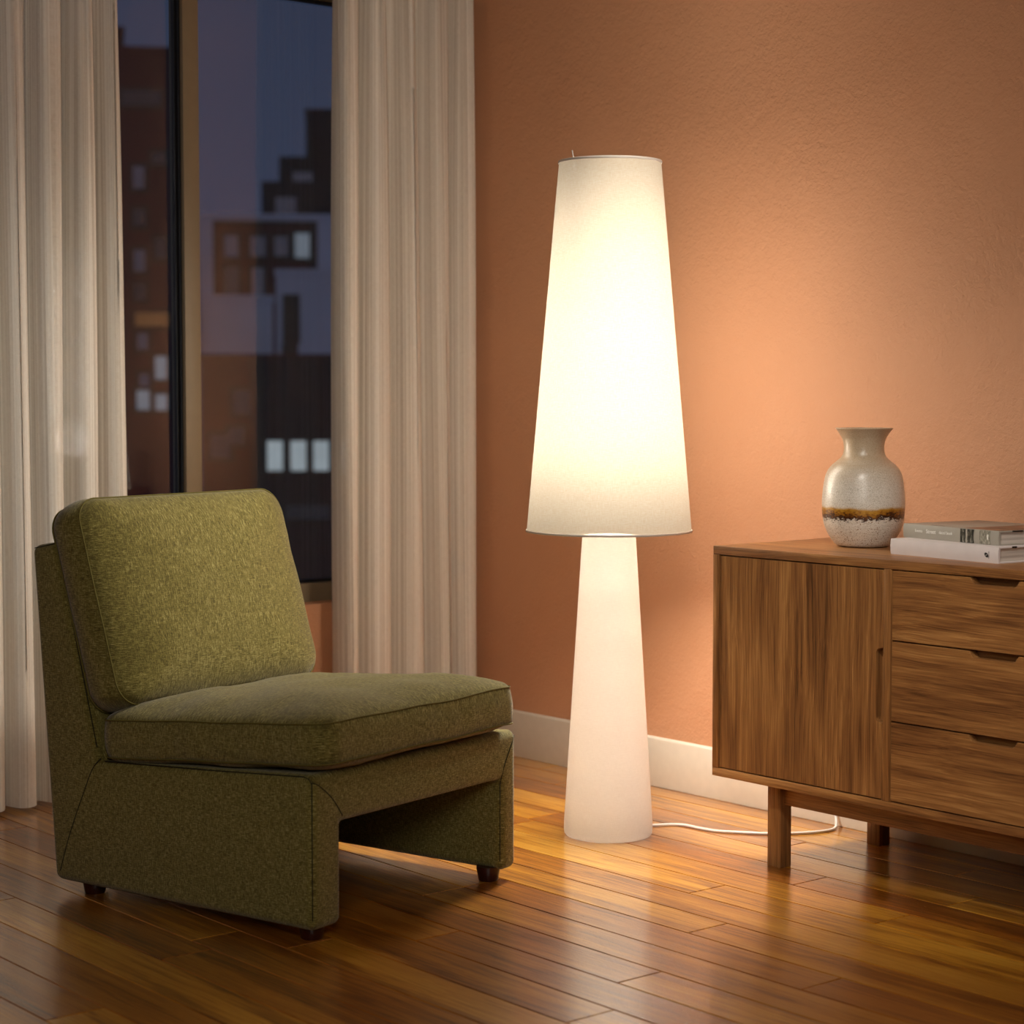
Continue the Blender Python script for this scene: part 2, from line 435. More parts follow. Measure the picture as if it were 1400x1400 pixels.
# window
YF, YG = 4.568, 4.612
win = root('window_1', ((WX0+WX1)/2, YF, WZ0)); struct(win)
def wp(name, lo, hi, mat, par=None, bev=.0015):
    o = bx(name, lo, hi, mat, None, bev)
    p = par or win; o.parent = p; o.matrix_parent_inverse = Matrix.Translation(win.location).inverted() if p is win else Matrix(); return o
fw = .05
bm = bmesh.new()
for lo, hi in (((WX0, YF, WZ0), (WX1, YF+.075, WZ0+fw)), ((WX0, YF, WZ1-.028), (WX1, YF+.075, WZ1)), ((WX0, YF, WZ0+fw), (WX0+fw, YF+.075, WZ1-.028)), ((WX1-fw, YF, WZ0+fw), (WX1, YF+.075, WZ1-.028))): box(bm, lo, hi)
inv = Matrix.Translation(win.location).inverted()
fr = link('window_frame', bm, M['frame']); fr.parent = win; fr.matrix_parent_inverse = inv
MX0, MX1 = 2.691, 2.738
wp('mullion', (MX0, YF, WZ0+fw), (MX1, YF+.07, WZ1-.028), M['frame'])
for a, b in ((WX0+fw, MX0), (MX1, WX1-fw)):
    wp('pane', (a, YG, WZ0+fw), (b, YG+.001, WZ1-.028), M['glass'], bev=0)
    bm = bmesh.new(); gz0, gz1 = WZ0+fw, WZ1-.028; q = .009
    for lo, hi in (((a, YG-.016, gz0), (b, YG-.001, gz0+q)), ((a, YG-.016, gz1-q), (b, YG-.001, gz1)), ((a, YG-.016, gz0+q), (a+q, YG-.001, gz1-q)), ((b-q, YG-.016, gz0+q), (b, YG-.001, gz1-q))): box(bm, lo, hi)
    # second stepped bead against the jamb
    box(bm, (b-.004, YG-.030, gz0+q), (b, YG-.022, gz1-q))
    o = link('gasket', bm, M['gasket']); o.parent = win; o.matrix_parent_inverse = inv

# ------------------------------------------------------------------ curtains
def curtain(name, xa, xb, edges, zt, zb, yc, amp, label, lean=(0, 0), side=.0, seed=0):
    """edges: fold ridge positions (0..1 of the width)"""
    rnd = random.Random(seed); bm = bmesh.new(); uvl = bm.loops.layers.uv.new('UVMap')
    N = 26 * len(edges); NZ = 60
    def phase(t):
        e = edges
        for i in range(len(e)-1):
            if t <= e[i+1]: return i + (t - e[i]) / (e[i+1] - e[i])
        return len(e)-1
    am = [rnd.uniform(.75, 1.15) for _ in edges] + [1, 1]
    rows = []
    for j in range(NZ+1):
        h = j / NZ; z = zb + (zt - zb) * h; row = []
        for i in range(N+1):
            t = i / N; ph = phase(t); k = int(ph)
            A = amp * (am[k] * (1-(ph-k)) + am[k+1] * (ph-k))
            A *= (1.08 - .35 * h)
            c = math.cos(2*math.pi*ph)
            w = (abs(c) ** .8) * (1 if c > 0 else -1)
            pin = max(0, (h-.62)/.38) ** 1.5
            w2 = .28 * pin * math.cos(4*math.pi*ph + 1.3 + 2*math.sin(k*2.1))
            sway = .006 * math.sin(3.1*h + k*1.7 + seed)
            ww = w*(1-.35*pin) + w2
            y = yc - A * ww + side * (t-.5)
            x = xa + (xb-xa)*t + .011*math.sin(2*math.pi*ph)*(1-.5*pin) + sway + (lean[0]*(1-t) + lean[1]*t)*(h-.5)
            zz = z
            if j == 0: zz = z + .002*math.sin(ph*5)
            row.append((x, y, zz))
        rows.append(row)
    V = [[bm.verts.new(p) for p in r] for r in rows]
    us = [0]
    for i in range(N): us.append(us[-1] + (Vector(rows[10][i+1]) - Vector(rows[10][i])).length)
    for j in range(NZ):
        for i in range(N):
            f = bm.faces.new((V[j][i], V[j][i+1], V[j+1][i+1], V[j+1][i]))
            for lp, (a, b) in zip(f.loops, ((i, j), (i+1, j), (i+1, j+1), (i, j+1))): lp[uvl].uv = (us[a], zb + (zt-zb)*b/NZ)
    o = link(name, bm, M['curtain'], smooth=True)
    setp(o, label=label, cat='curtain'); return o
curtain('linen_curtain', 3.065, 3.488, [-.02, .07, .29, .53, .77, .985, 1.1], 2.362, .012, 4.405, .041,
        'striped beige linen curtain hanging in the corner beside the orange wall', lean=(.006, -.012), side=-.03, seed=3)
curtain('linen_curtain', 1.61, 2.414, [-.05, .08, .21, .33, .445, .565, .67, .78, .885, .985, 1.08], 2.362, .012, 4.425, .034,
        'striped beige linen curtain hanging behind the green chair at the left', lean=(0, .006), seed=5)
trk = bx('curtain_track', (1.4, 4.37, 2.366), (3.50, 4.44, ZC), M['trim'], None, .003)
setp(trk, label='white ceiling track that the linen curtains hang from', cat='curtain track')

# ------------------------------------------------------------------ chair
TH = math.radians(14.4)
chair = root('slipper_chair', (2.035, 3.039, 0), TH, label='armless olive green upholstered lounge chair standing by the window', cat='chair')
XA, XB = -.035, .597
prof = [(-.045, .024), (-.045, .312), (.512, .278), (.629, .706), (.705, .695), (.648, .024)]
fr = link('frame', prism(prof, 0, XA, XB), M['green'], chair)
cut = link('cut', box(bmesh.new(), (XA+.083, -.3, -.2), (XB-.083+.03, .52, .213)), M['green'], chair)
bm_ = fr.modifiers.new('b', 'BOOLEAN'); bm_.operation = 'DIFFERENCE'; bm_.solver = 'EXACT'; bm_.object = cut
bevelmod(fr, .017, 5, 30); bake(fr); bpy.data.objects.remove(cut); sharp(fr, 60)
def rrect(hu, hv, R, n=10, ext=0):
    pts = []
    for cx, cy, a0 in ((hu-R, hv-R, 0), (-hu+R, hv-R, 90), (-hu+R, -hv+R, 180), (hu-R, -hv+R, 270)):
        for i in range(n+1):
            a = math.radians(a0 + 90*i/n); pts.append((cx + R*math.cos(a), cy + R*math.sin(a)))
    # resample straights
    out = []
    for i in range(len(pts)):
        p, q = Vector(pts[i]), Vector(pts[(i+1) % len(pts)]); d = (q-p).length; m = max(1, int(d/.018))
        for k in range(m): out.append(tuple(p.lerp(q, k/m)))
    return out
def sm(x): x = max(0, min(1, x)); return x*x*(3-2*x)
from mathutils import noise as mn
def cushion(name, hu, hv, th, R, crown_t, crown_b, bulge, mat4, parent, wr=.0025, seed=0, pinch=0.0, lift=None):
    o2 = rrect(hu, hv, R); n = len(o2); bm = bmesh.new(); rings = []
    def nz(p, s, a): return a * mn.noise(Vector(p) * s + Vector((seed, seed*2, 0)))
    thk = (lambda u, v: th) if not lift else (lambda u, v: lift(u, v))
    SS = [0.0, .08, .16, .24, .32, .4, .48, .56, .64, .71, .78, .84, .89, .93, .96, .98, 1.0]
    def crown(s, u, v): return (1 - s**3.0) ** .62
    def face(sign, cr):
        rs = []
        for s in SS[:-1]:
            if s == 0: rs.append([(0, 0, sign*(thk(0, 0)/2 + cr))]); continue
            r = []
            for (u, v) in o2:
                uu, vv = u*s, v*s
                z = sign*(thk(uu, vv)/2 + cr*crown(s, u, v)) + nz((uu, vv, sign), 9, wr*1.4) + nz((uu, vv, sign), 30, wr*.35)
                r.append((uu, vv, z))
            rs.append(r)
        return rs
    top = face(1, crown_t); bot = face(-1, crown_b)
    side = []
    K = 8
    for k in range(K+1):
        w = 1 - 2*k/K; r = []
        for i, (u, v) in enumerate(o2):
            nn = Vector((u, v)); L = nn.length
            b = bulge*(1-w*w)
            ci = max(0, min(1, (abs(abs(u)-hu) < .3*R) and 1 or 1))
            rip = wr*1.1*(1-w*w)*mn.noise(Vector((u*22+seed, v*22, w*.6)))
            f = 1 + (b + rip)/L
            r.append((u*f, v*f, w*thk(u, v)/2 + nz((u, v, 0), 7, wr*.8)))
        side.append(r)
    seq = [bot[0]] + bot[1:] + side[::-1] + top[1:][::-1] + [top[0]]
    V = [[bm.verts.new(mat4 @ Vector(p)) for p in r] for r in seq]
    for a, b in zip(V[:-1], V[1:]):
        for i in range(n):
            j = (i+1) % n
            if len(a) == 1: bm.faces.new((a[0], b[j], b[i]))
            elif len(b) == 1: bm.faces.new((a[i], a[j], b[0]))
            else: bm.faces.new((a[i], a[j], b[j], b[i]))
    bmesh.ops.recalc_face_normals(bm, faces=bm.faces)
    o = link(name, bm, M['green'], parent, smooth=True)
    for ring, e in ((side[0], 1), (side[-1], 1)):
        pts = [mat4 @ Vector((p[0]*(1+.0012/hu), p[1]*(1+.0012/hv), p[2])) for p in ring]
        link('piping', tube(pts, .0016, 8, True), M['greenpipe'], o, smooth=True)
    return o
# seat cushion: slopes down towards the back
c_ = Vector((.266, .222, 0)); sl = math.atan2(.047, .58)
zc = (.405 + .328 + .358 + .294) / 4
Ms = Matrix.Translation((c_.x, c_.y, zc)) @ Matrix.Rotation(-sl, 4, 'X')
cushion('seat_cushion', .298, .297, .074, .045, .045, .030, .006, Ms, chair, wr=.0042, seed=4)
# back cushion: leaning rounded pad
lean = math.radians(17.3)
Mp = Matrix.Translation((.258, .552, .579)) @ Matrix.Rotation(-lean, 4, 'X') @ Matrix(((1, 0, 0, 0), (0, 0, -1, 0), (0, 1, 0, 0), (0, 0, 0, 1)))
cushion('back_cushion', .289, .209, .082, .050, .056, .012, .010, Mp, chair, wr=.003, seed=9)
# seams of the upholstery
def seam(pts): link('seam', tube(pts, .0011, 6), M['seam'], chair, smooth=True)
xs = XA - .0002
seam(spline([(xs, .506, .285), (xs, .53, .262), (xs, .555, .215), (xs, .60, .12), (xs, .628, .045)], 6))
e = .0045
seam([(XA+e, .50, .283-.0035), (XA+e, .2, .2975-.0035), (XA+e, -.02, .3105-.0035), (XA+e, -.034, .3035), (XA+e, -.045+e, .294), (XA+e, -.045+e, .2), (XA+e, -.045+e, .045)])
yf = -.0452
seam(spline([(XA+e, -.045+e, .298), (XA+.02, yf, .29), (XA+.055, yf, .262), (XA+.083, yf+.0, .226)], 5))
seam(spline([(XB-e, -.045+e, .298), (XB-.018, yf, .285), (XB-.045, yf, .24), (XB-.053, yf+.004, .205)], 5))
seam([(XB-.053+.0, -.0405, .205), (XB-.053+.0, -.0405, .045)])
seam([(XA+e, .632, .7025), (XA+e, .696, .6905)])
seam([(XA+e, .628-.002, .690), (XA+e, .575, .500), (XA+e, .522, .305)])
for fx, fy in ((.008, -.004), (.553, -.004), (.008, .575), (.553, .575)):
    o = link('foot', lathe([(0, 0), (.019, 0), (.0205, .002), (.0245, .024), (.0245, .030), (0, .030)], 32), M['darkfoot'], chair, loc=(fx, fy, 0)); sharp(o, 40)

# ------------------------------------------------------------------ floor lamp
LX, LY = 3.05, 3.33
lamp = root('floor_lamp', (LX, LY, 0), label='tall white floor lamp with a long tapered linen shade, lit', cat='lamp')
prof = [(0, 0.0), (.090, 0.0), (.0965, .002), (.0995, .006), (.1005, .013), (.1003, .03)]
for i in range(1, 25):
    z = .03 + (.681-.03)*i/24; prof.append((.1003 + (.0565-.1003)*((z-.03)/.71), z))
prof.append((0, .6812))
o = link('base_column', lathe(prof, 96), M['base'], lamp); sharp(o, 50)
ZB, ZT, RB, RT = .690, 1.5165, .1855, .1135
sh_ = [(RB + (RT-RB)*i/30, ZB + (ZT-ZB)*i/30) for i in range(31)]
shade = link('lamp_shade', lathe(sh_, 128), M['shade'], lamp, smooth=True)
bmf = bmesh.new(); bmf.from_mesh(shade.data)
for f_ in bmf.faces:
    c0 = f_.calc_center_median()
    if f_.normal.x*c0.x + f_.normal.y*c0.y < 0: f_.normal_flip()
bmf.to_mesh(shade.data); bmf.free()
def ring(z, r, hh, nm):
    pr = [(r+.0012, z-hh), (r+.0022, z-hh*.6), (r+.0022, z+hh*.6), (r+.0014, z+hh), (r+.0011, z+hh), (r+.0011, z-hh), (r+.0012, z-hh)]
    return link(nm, lathe(pr, 128), M['trimring'], shade, smooth=True)
ring(ZB+.002, RB, .0025, 'shade_rim'); ring(ZT-.003, RT, .003, 'shade_rim')
# spider frame that carries the shade, with one wire end standing up
bm = bmesh.new()
for a in (30, 150, 270):
    ca, sa = math.cos(math.radians(a)), math.sin(math.radians(a))
    tube([(ca*RT*.98, sa*RT*.98, ZT-.010), (ca*.015, sa*.015, ZT-.05)], .0016, 8, bm=bm)

bmesh.ops.remove_doubles(bm, verts=bm.verts, dist=.0001)
link('shade_frame', bm, M['gasket'], shade, smooth=True)
link('lamp_stem', tube([(0, 0, .60), (0, 0, .803)], .0014, 8), M['gasket'], lamp, smooth=True)
link('wire_end', tube([(-.0615, .0505, ZT-.025), (-.0625, .0515, ZT+.002), (-.0655, .0535, ZT+.024)], .0013, 8), M['trimring'], shade, smooth=True)
kb = NT('clear_bulb_glass'); kb.n.remove(kb.b); tpb = kb.node('ShaderNodeBsdfTransparent', i_0=(.96, .95, .92, 1)); glb = kb.node('ShaderNodeBsdfGlossy'); glb.inputs['Roughness'].default_value = .1
mb = kb.node('ShaderNodeMixShader', i_0=.002); kb.link(tpb.outputs[0], mb.inputs[1]); kb.link(glb.outputs[0], mb.inputs[2]); kb.link(mb.outputs[0], kb.out.inputs[0]); bulbm = kb.m
bulb = link('bulb', lathe([(0, .802), (.010, .802), (.013, .812), (.028, .835), (.030, .852), (.024, .872), (.012, .882), (0, .884)], 32), bulbm, lamp, smooth=True)
cordp = [(.098, -.002, .006), (.14, -.012, .004), (.175, -.03, .0035), (.192, -.055, .0035), (.195, -.10, .0035), (.205, -.145, .0035), (.232, -.185, .0035), (.272, -.236, .0035), (.312, -.266, .0035), (.352, -.288, .0035), (.388, -.300, .0035), (.425, -.300, .0038), (.448, -.288, .010), (.462, -.272, .035), (.466, -.262, .07)]
link('power_cord', tube(spline(cordp, 8), .0034, 10), M['cord'], lamp, smooth=True)

# ------------------------------------------------------------------ sideboard
FX, BX, TZ, BZ = 3.06, 3.505, .676, .182
YL, YR = 3.012, 1.556
sb = root('sideboard', ((FX+BX)/2, (YL+YR)/2, 0), label='walnut sideboard with cut-out pulls against the orange wall', cat='sideboard')
off = Matrix.Translation(sb.location).inverted()
def part(o, par=None):
    o.parent = par or sb; o.matrix_parent_inverse = off if (par is None) else Matrix(); return o
t = .018
part(bx('top_panel', (FX, YR, TZ-t), (BX, YL, TZ), M['wal_h'], None, .0012))
part(bx('bottom_panel', (FX, YR, BZ), (BX, YL, BZ+t), M['wal_h'], None, .0012))
for a, b in ((YL-t, YL), (YR, YR+t)): part(bx('side_panel', (FX, a, BZ+t), (BX, b, TZ-t), M['wal_v'], None, .0008))
for a, b in ((2.5275, 2.5455), (2.0225, 2.0405)): part(bx('divider', (FX, a, BZ+t), (BX-.01, b, TZ-t), M['wal_v'], None, .0008))
part(bx('back_panel', (BX-.012, YR+t, BZ+t), (BX-.004, YL-t, TZ-t), M['void']))
g = .0025; FXd = FX + .0015; DT = .019
def arc(cx, cy, r, a0, a1, n=5): return [(cx + r*math.cos(math.radians(a0+(a1-a0)*i/n)), cy + r*math.sin(math.radians(a0+(a1-a0)*i/n))) for i in range(n+1)]
def door(ya, yb, notch_low):
    za, zb = BZ+t+g, TZ-t-g; n0, n1, d, r = .352, .502, .0165, .012
    if notch_low:   # notch in the edge at ya
        pts = [(ya, za), (yb, za), (yb, zb), (ya, zb), (ya, n1)] + arc(ya+d-r, n1-r-.001, r, 60, 0) + arc(ya+d-r, n0+r+.001, r, 0, -60) + [(ya, n0)]
    else:
        pts = [(ya, za), (yb, za), (yb, n0)] + arc(yb-d+r, n0+r+.001, r, 240, 180) + arc(yb-d+r, n1-r-.001, r, 180, 120) + [(yb, n1), (yb, zb), (ya, zb)]
    o = link('door', prism(pts, 0, FXd, FXd+DT), M['wal_v']); bevelmod(o, .0011, 2, 40); bake(o); part(o)
    ey = (ya-.0, ya+d+.02) if notch_low else (yb-d-.02, yb)
    p = bx('finger_pull', (FXd+DT, ey[0], n0-.03), (FXd+DT+.004, ey[1], n1+.03), M['wal_v']); p.parent = o
door(2.5455+g, YL-t-g, True); door(YR+t+g, 2.0225-g, False)
zs = [(.518+.0015, TZ-t-g), (.359+.0015, .518-.0015), (BZ+t+g, .359-.0015)]
for za, zb in zs:
    ya, yb = 2.0405+g, 2.5275-g; c = (ya+yb)/2; w2, w1, d = .056, .046, .0125
    pts = [(ya, za), (yb, za), (yb, zb), (c+w2, zb), (c+w1+.002, zb-d+.002), (c+w1-.002, zb-d), (c-w1+.002, zb-d), (c-w1-.002, zb-d+.002), (c-w2, zb), (ya, zb)]
    o = link('drawer', prism(pts, 0, FXd, FXd+DT), M['wal_d']); bevelmod(o, .0011, 2, 25); bake(o); part(o)
    p = bx('finger_pull', (FXd+DT+.004, c-.075, zb-.03), (FXd+DT+.010, c+.075, zb-.001), M['wal_d']); p.parent = o
    q = bx('drawer_box', (FXd+DT+.010, ya+.01, za+.01), (BX-.03, yb-.01, zb-.03), M['void']); q.parent = o
for lx in (3.107, 3.429):
    for ly in (2.857, YR+.117):
        part(bx('leg', (lx, ly, 0), (lx+.035, ly+.036, BZ), M['wal_v'], None, .0012))
part(bx('apron', (3.119, YR+.153, .134), (3.119+.018, 2.857, BZ), M['wal_h'], None, .0008))
part(bx('apron', (3.434, YR+.153, .134), (3.434+.018, 2.857, BZ), M['wal_h'], None, .0008))
for ly in (2.864, YR+.126): part(bx('apron', (3.142, ly, .134), (3.429, ly+.018, BZ), M['wal_x'], None, .0008))

# ------------------------------------------------------------------ vase
VX, VY = 3.293, 2.797
raw = [(235, 1302), (262, 1292), (292, 1268), (322, 1230), (360, 1170), (391, 1100), (408, 1030), (417, 950), (421, 850), (415, 750), (403, 650), (388, 580), (362, 520), (322, 470), (268, 425), (228, 388), (209, 345), (204, 300), (208, 250), (222, 200), (250, 150), (282, 108), (290, 98), (288, 91), (280, 92)]
q = .2076e-3
outer = [(0, 0), (.040, 0.0), (.046, .0006)] + [(w*q, (1302-y)*q) for w, y in raw[1:]]
outer = [outer[0], outer[1], outer[2]] + [tuple(p) for p in [(v.x, v.y) for v in spline([(a, b, 0) for a, b in outer[2:]], 4)]]
inner = [(w*q - .006, (1302-y)*q) for w, y in raw[1:-2]][::-1] + [(.045, .008), (0, .007)]
o = link('vase', lathe(outer + inner, 96), M['vase'], smooth=True, loc=(VX, VY, TZ))
setp(o, label='cream speckled stoneware vase with an amber brown glaze band, on the sideboard', cat='vase')

# ------------------------------------------------------------------ books
def book(name, fl, frt, z, th, depth, cover, label, ct=.003):
    a, b = Vector(fl), Vector(frt); d = (b-a); L = d.length; ang = math.atan2(d.y, d.x)
    r = root(name, (a.x, a.y, z), ang, label=label, cat='book')
    # local: +x along the spine, +y into the book
    n = 8
    def spx(v): return -.0016*math.sin(math.pi*v)       # slightly rounded spine
    pts = [(spx(i/n)+.0, ct*.0 + th*i/n) for i in range(n+1)]
    sp = [(p[0], p[1]) for p in pts] + [(.004, th), (.004, 0)]
    o = link('spine', prism(sp, 0, 0, L), cover, r); sharp(o, 50)
    bx('cover', (0, .004, 0), (L, depth, ct), cover, r, .0006); bx('cover', (0, .004, th-ct), (L, depth, th), cover, r, .0006)
    bx('pages', (.004, .0042, ct), (L-.004, depth-.005, th-ct), M['pages'], r)
    return r, L
wb, WL = book('hardcover_book', (3.180, 2.628), (3.150, 2.341), TZ, .0315, .25, M['white'],
              'thick white hardcover book, lower of the two stacked beside the vase')
gb, GL = book('hardcover_book', (3.226, 2.633), (3.180, 2.363), TZ+.0317, .028, .205, M['grey'],
              'grey hardcover book with photo strips on its spine, lying on the white book')
def text(s, size, loc, rot, mat, parent, name, ext=.0002, shear=0):
    cu = bpy.data.curves.new(name, 'FONT'); cu.body = s; cu.size = size; cu.extrude = ext; cu.align_x = 'CENTER'; cu.align_y = 'CENTER'; cu.shear = shear
    o = bpy.data.objects.new(name, cu); COL.objects.link(o)
    dg = bpy.context.evaluated_depsgraph_get(); dg.update(); me = bpy.data.meshes.new_from_object(o.evaluated_get(dg))
    bpy.data.objects.remove(o); me.materials.clear(); me.materials.append(mat)
    o = bpy.data.objects.new(name, me); COL.objects.link(o); o.parent = parent; o.location = loc; o.rotation_euler = rot; return o
RX = (math.radians(90), 0, 0)
for s_, sz, x_ in (('Events', .0085, .047), ('Street', .0115, .083), ('dated book', .0085, .126)):
    text(s_, sz, (x_, -.0018, .0155), RX, M['wink'], gb, 'spine_title')
for a_, b_, m_ in ((.168, .205, 'ph1'), (.222, .250, 'ph2')):
    bx('spine_photo', (a_, -.0021, .0008), (b_, .002, .0272), M[m_], gb)
bx('spine_stripe', (.1835, -.0023, .001), (.188, .002, .027), M['grey'], gb, .0005)
bx('spine_patch', (.243, -.0023, .010), (.2465, .002, .020), M['wink'], gb, .0005)
bx('cover_photo', (.168, .006, .0279), (GL-.006, .203, .0283), M['ph3'], gb)
bx('cover_title', (.070, .010, .0279), (.088, .014, .0282), M['ink'], gb)
bx('cover_title', (.094, .010, .0279), (.108, .013, .0282), M['ink'], gb)
bx('cover_mark', (WL-.0005, .036, .0285), (WL+.0002, .050, .0315), M['ink'], wb)
bx('cover_mark', (GL-.0005, .034, .0252), (GL+.0002, .062, .0281), M['ink'], gb)
# publisher's mark: small black oval with a pale slash, and a tiny upright line of type
bm = bmesh.new(); n = 28
ca, sa = math.cos(math.radians(-38)), math.sin(math.radians(-38))
A = []; B = []
for i in range(n):
    a = 2*math.pi*i/n; u, v = .0058*math.cos(a), .0038*math.sin(a); x, z = u*ca-v*sa, u*sa+v*ca
    A.append(bm.verts.new((x, -.0003, z))); B.append(bm.verts.new((x, .002, z)))
bm.faces.new(A); bm.faces.new(B[::-1])
for i in range(n): bm.faces.new((A[i], B[i], B[(i+1) % n], A[(i+1) % n]))
bmesh.ops.recalc_face_normals(bm, faces=bm.faces)
lg = link('spine_emblem', bm, M['ink'], wb, loc=(WL-.030, -.0014, .0150))
sl_ = bx('emblem_slash', (-.0019, -.0006, -.0004), (.0019, .001, .0004), M['wink'], lg); sl_.rotation_euler = (0, math.radians(-40), 0)
text('PUBLISHER', .0028, (WL-.0238, -.0016, .0155), (math.radians(90), math.radians(-90), 0), M['gink'], wb, 'spine_imprint')

# ------------------------------------------------------------------ the city outside
A_ = math.atan(2280/2745.); 
def ray_at(px, py, dist):
    """a point of the street scene: heading of the sight line through px, at this distance"""
    p_ = math.atan(162/2745.)
    F = Vector((math.sin(A_)*math.cos(p_), math.cos(A_)*math.cos(p_), -math.sin(p_))); R = Vector((math.cos(A_), -math.sin(A_), 0)); U = R.cross(F)
    d = F + R*(px-700)/2745 + U*(700-py)/2745; hd = math.hypot(d.x, d.y); return Vector((0, 0, 1)) + d*(dist/hd)
def bld(name, label, px0, px1, pyt, dist, depth, mat, wins, zbase=-18, roofm=None):
    a = ray_at(px0, pyt, dist); b = ray_at(px1, pyt, dist); mid = (a+b)/2; zt = mid.z
    ang = math.atan2((b-a).y, (b-a).x); W = (Vector((b.x, b.y))-Vector((a.x, a.y))).length
    r = root(name, (mid.x, mid.y, zbase), ang, label=label, cat='building')
    H = zt - zbase
    bx('facade', (-W/2, 0, 0), (W/2, depth, H), mat, r)
    rx = bx('parapet', (-W/2-.05, -.05, H), (W/2+.05, depth+.05, H+.2), roofm or mat, r)
    fpx = 2745 / dist * math.cos(math.atan((700-(px0+px1)/2)/2745))
    for (wx, wy, ww, wh, m) in wins:   # centre and size in sight-line pixels of the street view
        lx = (wx - (px0+px1)/2) / (px1-px0) * W; pz = ray_at(wx, wy, dist).z - zbase
        w_, h_ = ww/(px1-px0)*W, wh/2745*dist*1.18
        f = bx('window', (lx-w_/2-.12, -.06, pz-h_/2-.12), (lx+w_/2+.12, .02, pz+h_/2+.12), M['gasket'], r)
        pn = bx('window_pane', (lx-w_/2, -.10, pz-h_/2), (lx+w_/2, -.05, pz+h_/2), m, f)
    return r
fm = lambda n_, c: plain(n_, c, .85, vs=.3, var=.2)
brick = fm('dark_red_brick', '#4a2c36'); brick2 = fm('brown_brick', '#46262a'); slate = fm('slate_facade', '#2c2e35'); pale = fm('pale_grey_facade', '#d0cfe4'); plum = fm('plum_facade', '#5a3436')
wl = emit('cool_window_light', '#c4d2e4', .30); wm = emit('dim_window_light', '#8a8aa6', .16); ww_ = emit('warm_window_light', '#c08a60', .22); wd = emit('bluish_window_light', '#5c6478', .13)
wb2 = emit('bright_window_light', '#dbe8ee', .55)
bld('brick_tower', 'tall dark red brick tower seen through the left window pane', 60, 262, 72, 60, 9, brick,
    [(192, 135, 52, 15, wd), (187, 243, 15, 24, wm), (187, 298, 15, 18, wd), (187, 357, 15, 24, wm), (187, 400, 15, 18, wd), (215, 217, 18, 12, wd), (203, 437, 46, 15, ww_), (190, 467, 14, 18, wm),
     (215, 503, 16, 26, wl), (192, 520, 14, 14, wm), (190, 547, 18, 22, wl), (215, 550, 16, 18, wl), (216, 340, 14, 22, wd)])
bld('roof_cabin', 'small roof cabin on top of the dark red brick tower', 110, 168, 44, 66, 6, slate, [])
tw = bld('dark_office_tower', 'dark grey stepped tower block at the right edge of the window', 418, 500, 155, 95, 14, slate, [(452, 420, 10, 60, wd)])
for px0, pyt, dd in ((384, 224, 3.0), (364, 266, 6.0)):
    a = ray_at(px0, pyt, 95); b = ray_at(452, pyt, 95); off_ = Vector((a.x+b.x, a.y+b.y, 0))/2
    wv = Vector((b.x-a.x, b.y-a.y, 0)); W = wv.length; mid_ = Vector((a.x+b.x, a.y+b.y))/2
    loc = tw.matrix_basis.inverted() @ Vector((mid_.x, mid_.y, 0))
    bx('setback_storeys', (loc.x-W/2, -dd, 0), (loc.x+W/2, 0, a.z+18), slate, tw)
    bx('window_pane', (loc.x-W/2+.6, -dd-.05, a.z+18-1.6), (loc.x-W/2+1.5, -dd, a.z+18-.7), wm, tw)
bld('grey_apartment_house', 'pale grey apartment house with dark bays, middle of the right pane', 272, 520, 300, 78, 5, pale,
    [(362, 362, 134, 92, brick2)], zbase=-18)
bld('red_bay_house', 'dark red house front with four lit windows in the right pane', 296, 420, 318, 72, 4, plum,
    [(316, 337, 18, 24, wm), (352, 337, 20, 22, wm), (384, 337, 18, 22, wm), (413, 336, 20, 28, wl), (316, 386, 18, 34, wd), (352, 386, 16, 32, wm)])
bld('pale_low_house', 'pale low building below the red house front', 282, 373, 412, 66, 1.5, pale, [])
bld('pale_low_house', 'pale slab block with a dark window at the right edge of the pane', 377, 520, 376, 69, 1.5, pale, [(398, 436, 14, 48, M['gasket']), (396, 484, 12, 16, M['gasket'])])
bld('brown_warehouse', 'brown brick warehouse at the foot of the right pane', 274, 520, 494, 56, 8, brick2,
    [(330, 550, 22, 26, wd), (300, 610, 26, 26, wd), (322, 596, 20, 18, wd)])
bld('street_shop', 'dark low shop front with a row of white lit windows', 342, 560, 500, 50, 5, slate,
    [(375, 623, 21, 34, wb2), (407, 623, 21, 34, wb2), (438, 623, 21, 34, wb2), (472, 623, 21, 34, wb2), (420, 700, 60, 16, wd)])

# ------------------------------------------------------------------ world and lights
w = bpy.data.worlds.new('dusk'); S.world = w; w.use_nodes = True; wt = w.node_tree
bg = wt.nodes['Background']; tc = wt.nodes.new('ShaderNodeTexCoord'); sp = wt.nodes.new('ShaderNodeSeparateXYZ'); rp = wt.nodes.new('ShaderNodeValToRGB')
wt.links.new(tc.outputs['Generated'], sp.inputs[0]); wt.links.new(sp.outputs[2], rp.inputs[0]); wt.links.new(rp.outputs[0], bg.inputs[0])
e = rp.color_ramp.elements; e[0].position = .0; e[0].color = lin('#414860'); e[1].position = .5; e[1].color = lin('#2b3a50')
bg.inputs[1].default_value = .75
def light(name, typ, loc, energy, col, **kw):
    l = bpy.data.lights.new(name, typ); l.energy = energy; l.color = col
    for k_, v in kw.items(): setattr(l, k_, v)
    o = bpy.data.objects.new(name, l); COL.objects.link(o); o.location = loc; return o
WARM = (1, .92, .79)
light('bulb_light', 'POINT', (LX, LY, .852), 30, WARM, shadow_soft_size=.06)
for z_, e_ in ((.98, 23), (1.12, 24), (1.26, 17), (1.38, 10)): light('bulb_light', 'POINT', (LX, LY, z_), e_, WARM, shadow_soft_size=.085)
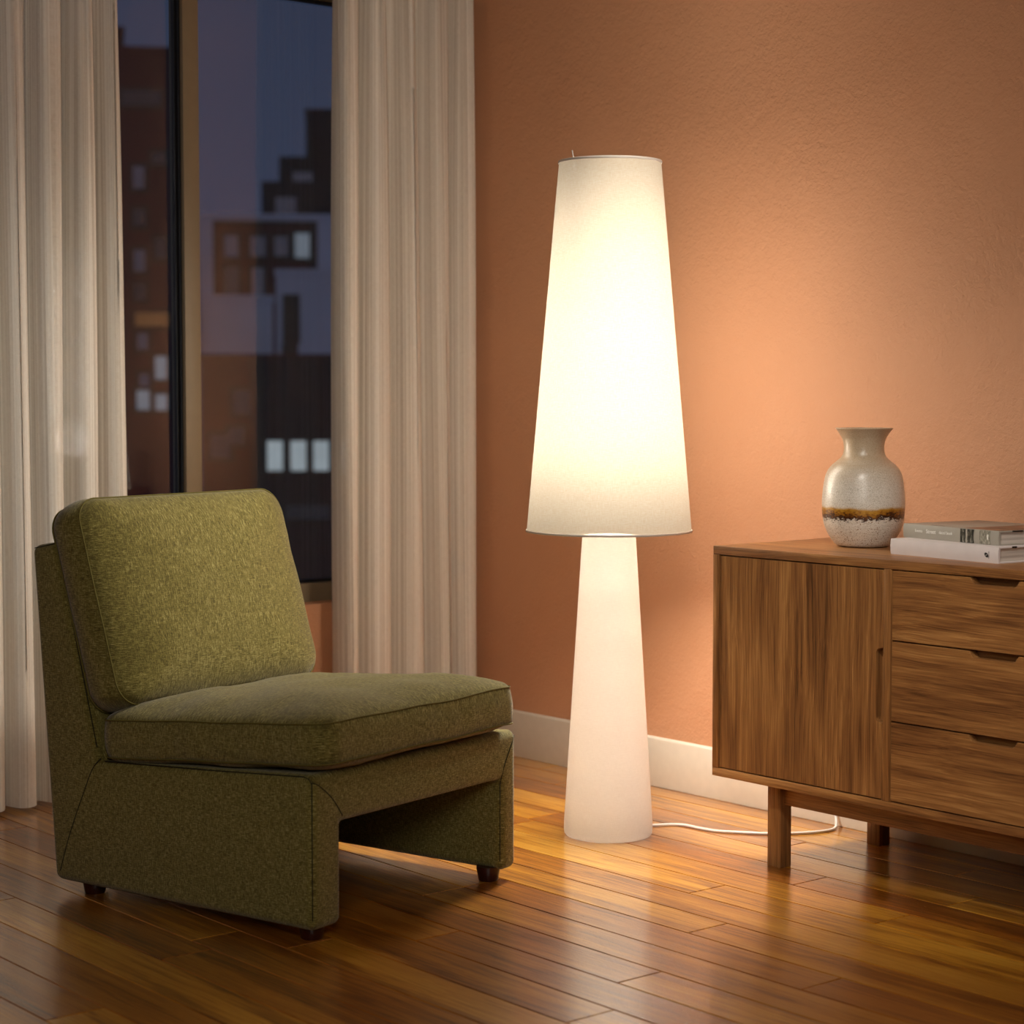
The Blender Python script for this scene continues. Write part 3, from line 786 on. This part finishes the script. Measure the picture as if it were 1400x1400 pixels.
for z_, e_ in ((.08, .32), (.18, .34), (.28, .34), (.38, .33), (.48, .31), (.58, .30), (.645, .22)): light('column_light', 'POINT', (LX, LY, z_), e_, (1, .86, .74), shadow_soft_size=.02)
# fill softbox added above the camera, no such lamp known in the room
fl_ = light('fill_softbox', 'AREA', (.1, .2, 1.95), 27, (1, .92, .82), shape='RECTANGLE', size=.8, size_y=1.2)
fl_.rotation_euler = (Vector((2.9, 3.6, .9)) - fl_.location).to_track_quat('-Z', 'Y').to_euler()
sp_ = light('added_spot', 'SPOT', (1.35, 1.45, 2.30), 130, (1, .94, .84), spot_size=math.radians(38), spot_blend=1.0, shadow_soft_size=.10)  # added spot, brightens the sideboard front, vase and books
sp_.rotation_euler = (Vector((3.10, 2.50, .58)) - sp_.location).to_track_quat('-Z', 'Y').to_euler()

sq_ = light('added_spot', 'SPOT', (3.15, 2.15, 2.25), 150, (1, .93, .80), spot_size=math.radians(50), spot_blend=1.0, shadow_soft_size=.15)  # second added spot, lifts the chair cushions and curtains
sq_.rotation_euler = (Vector((2.35, 3.75, .85)) - sq_.location).to_track_quat('-Z', 'Y').to_euler()
facade_sun = light('facade_fill', 'SUN', (0, -20, 40), .28, (.80, .86, 1.0), angle=math.radians(4))  # weak sun added to brighten the building fronts, no moon known
facade_sun.rotation_euler = Vector((.5, .8, -.45)).to_track_quat('-Z', 'Y').to_euler()

# ------------------------------------------------------------------ camera
cam = bpy.data.cameras.new('camera'); co = bpy.data.objects.new('camera', cam); COL.objects.link(co); S.camera = co
cam.sensor_width = 36; cam.lens = 2745/1400*36; cam.clip_start = .05; cam.clip_end = 500
p_ = math.atan(162/2745.)
F = Vector((math.sin(A_)*math.cos(p_), math.cos(A_)*math.cos(p_), -math.sin(p_))); R = Vector((math.cos(A_), -math.sin(A_), 0)); U = R.cross(F)
co.matrix_world = Matrix(((R.x, U.x, -F.x, 0), (R.y, U.y, -F.y, 0), (R.z, U.z, -F.z, 1.0), (0, 0, 0, 1)))
cam.dof.use_dof = True; cam.dof.focus_distance = 4.15; cam.dof.aperture_fstop = 4.0

S.view_settings.view_transform = 'Standard'; S.view_settings.look = 'None'; S.view_settings.gamma = 1
S.view_settings.exposure = 0.0
S.view_settings.use_curve_mapping = False
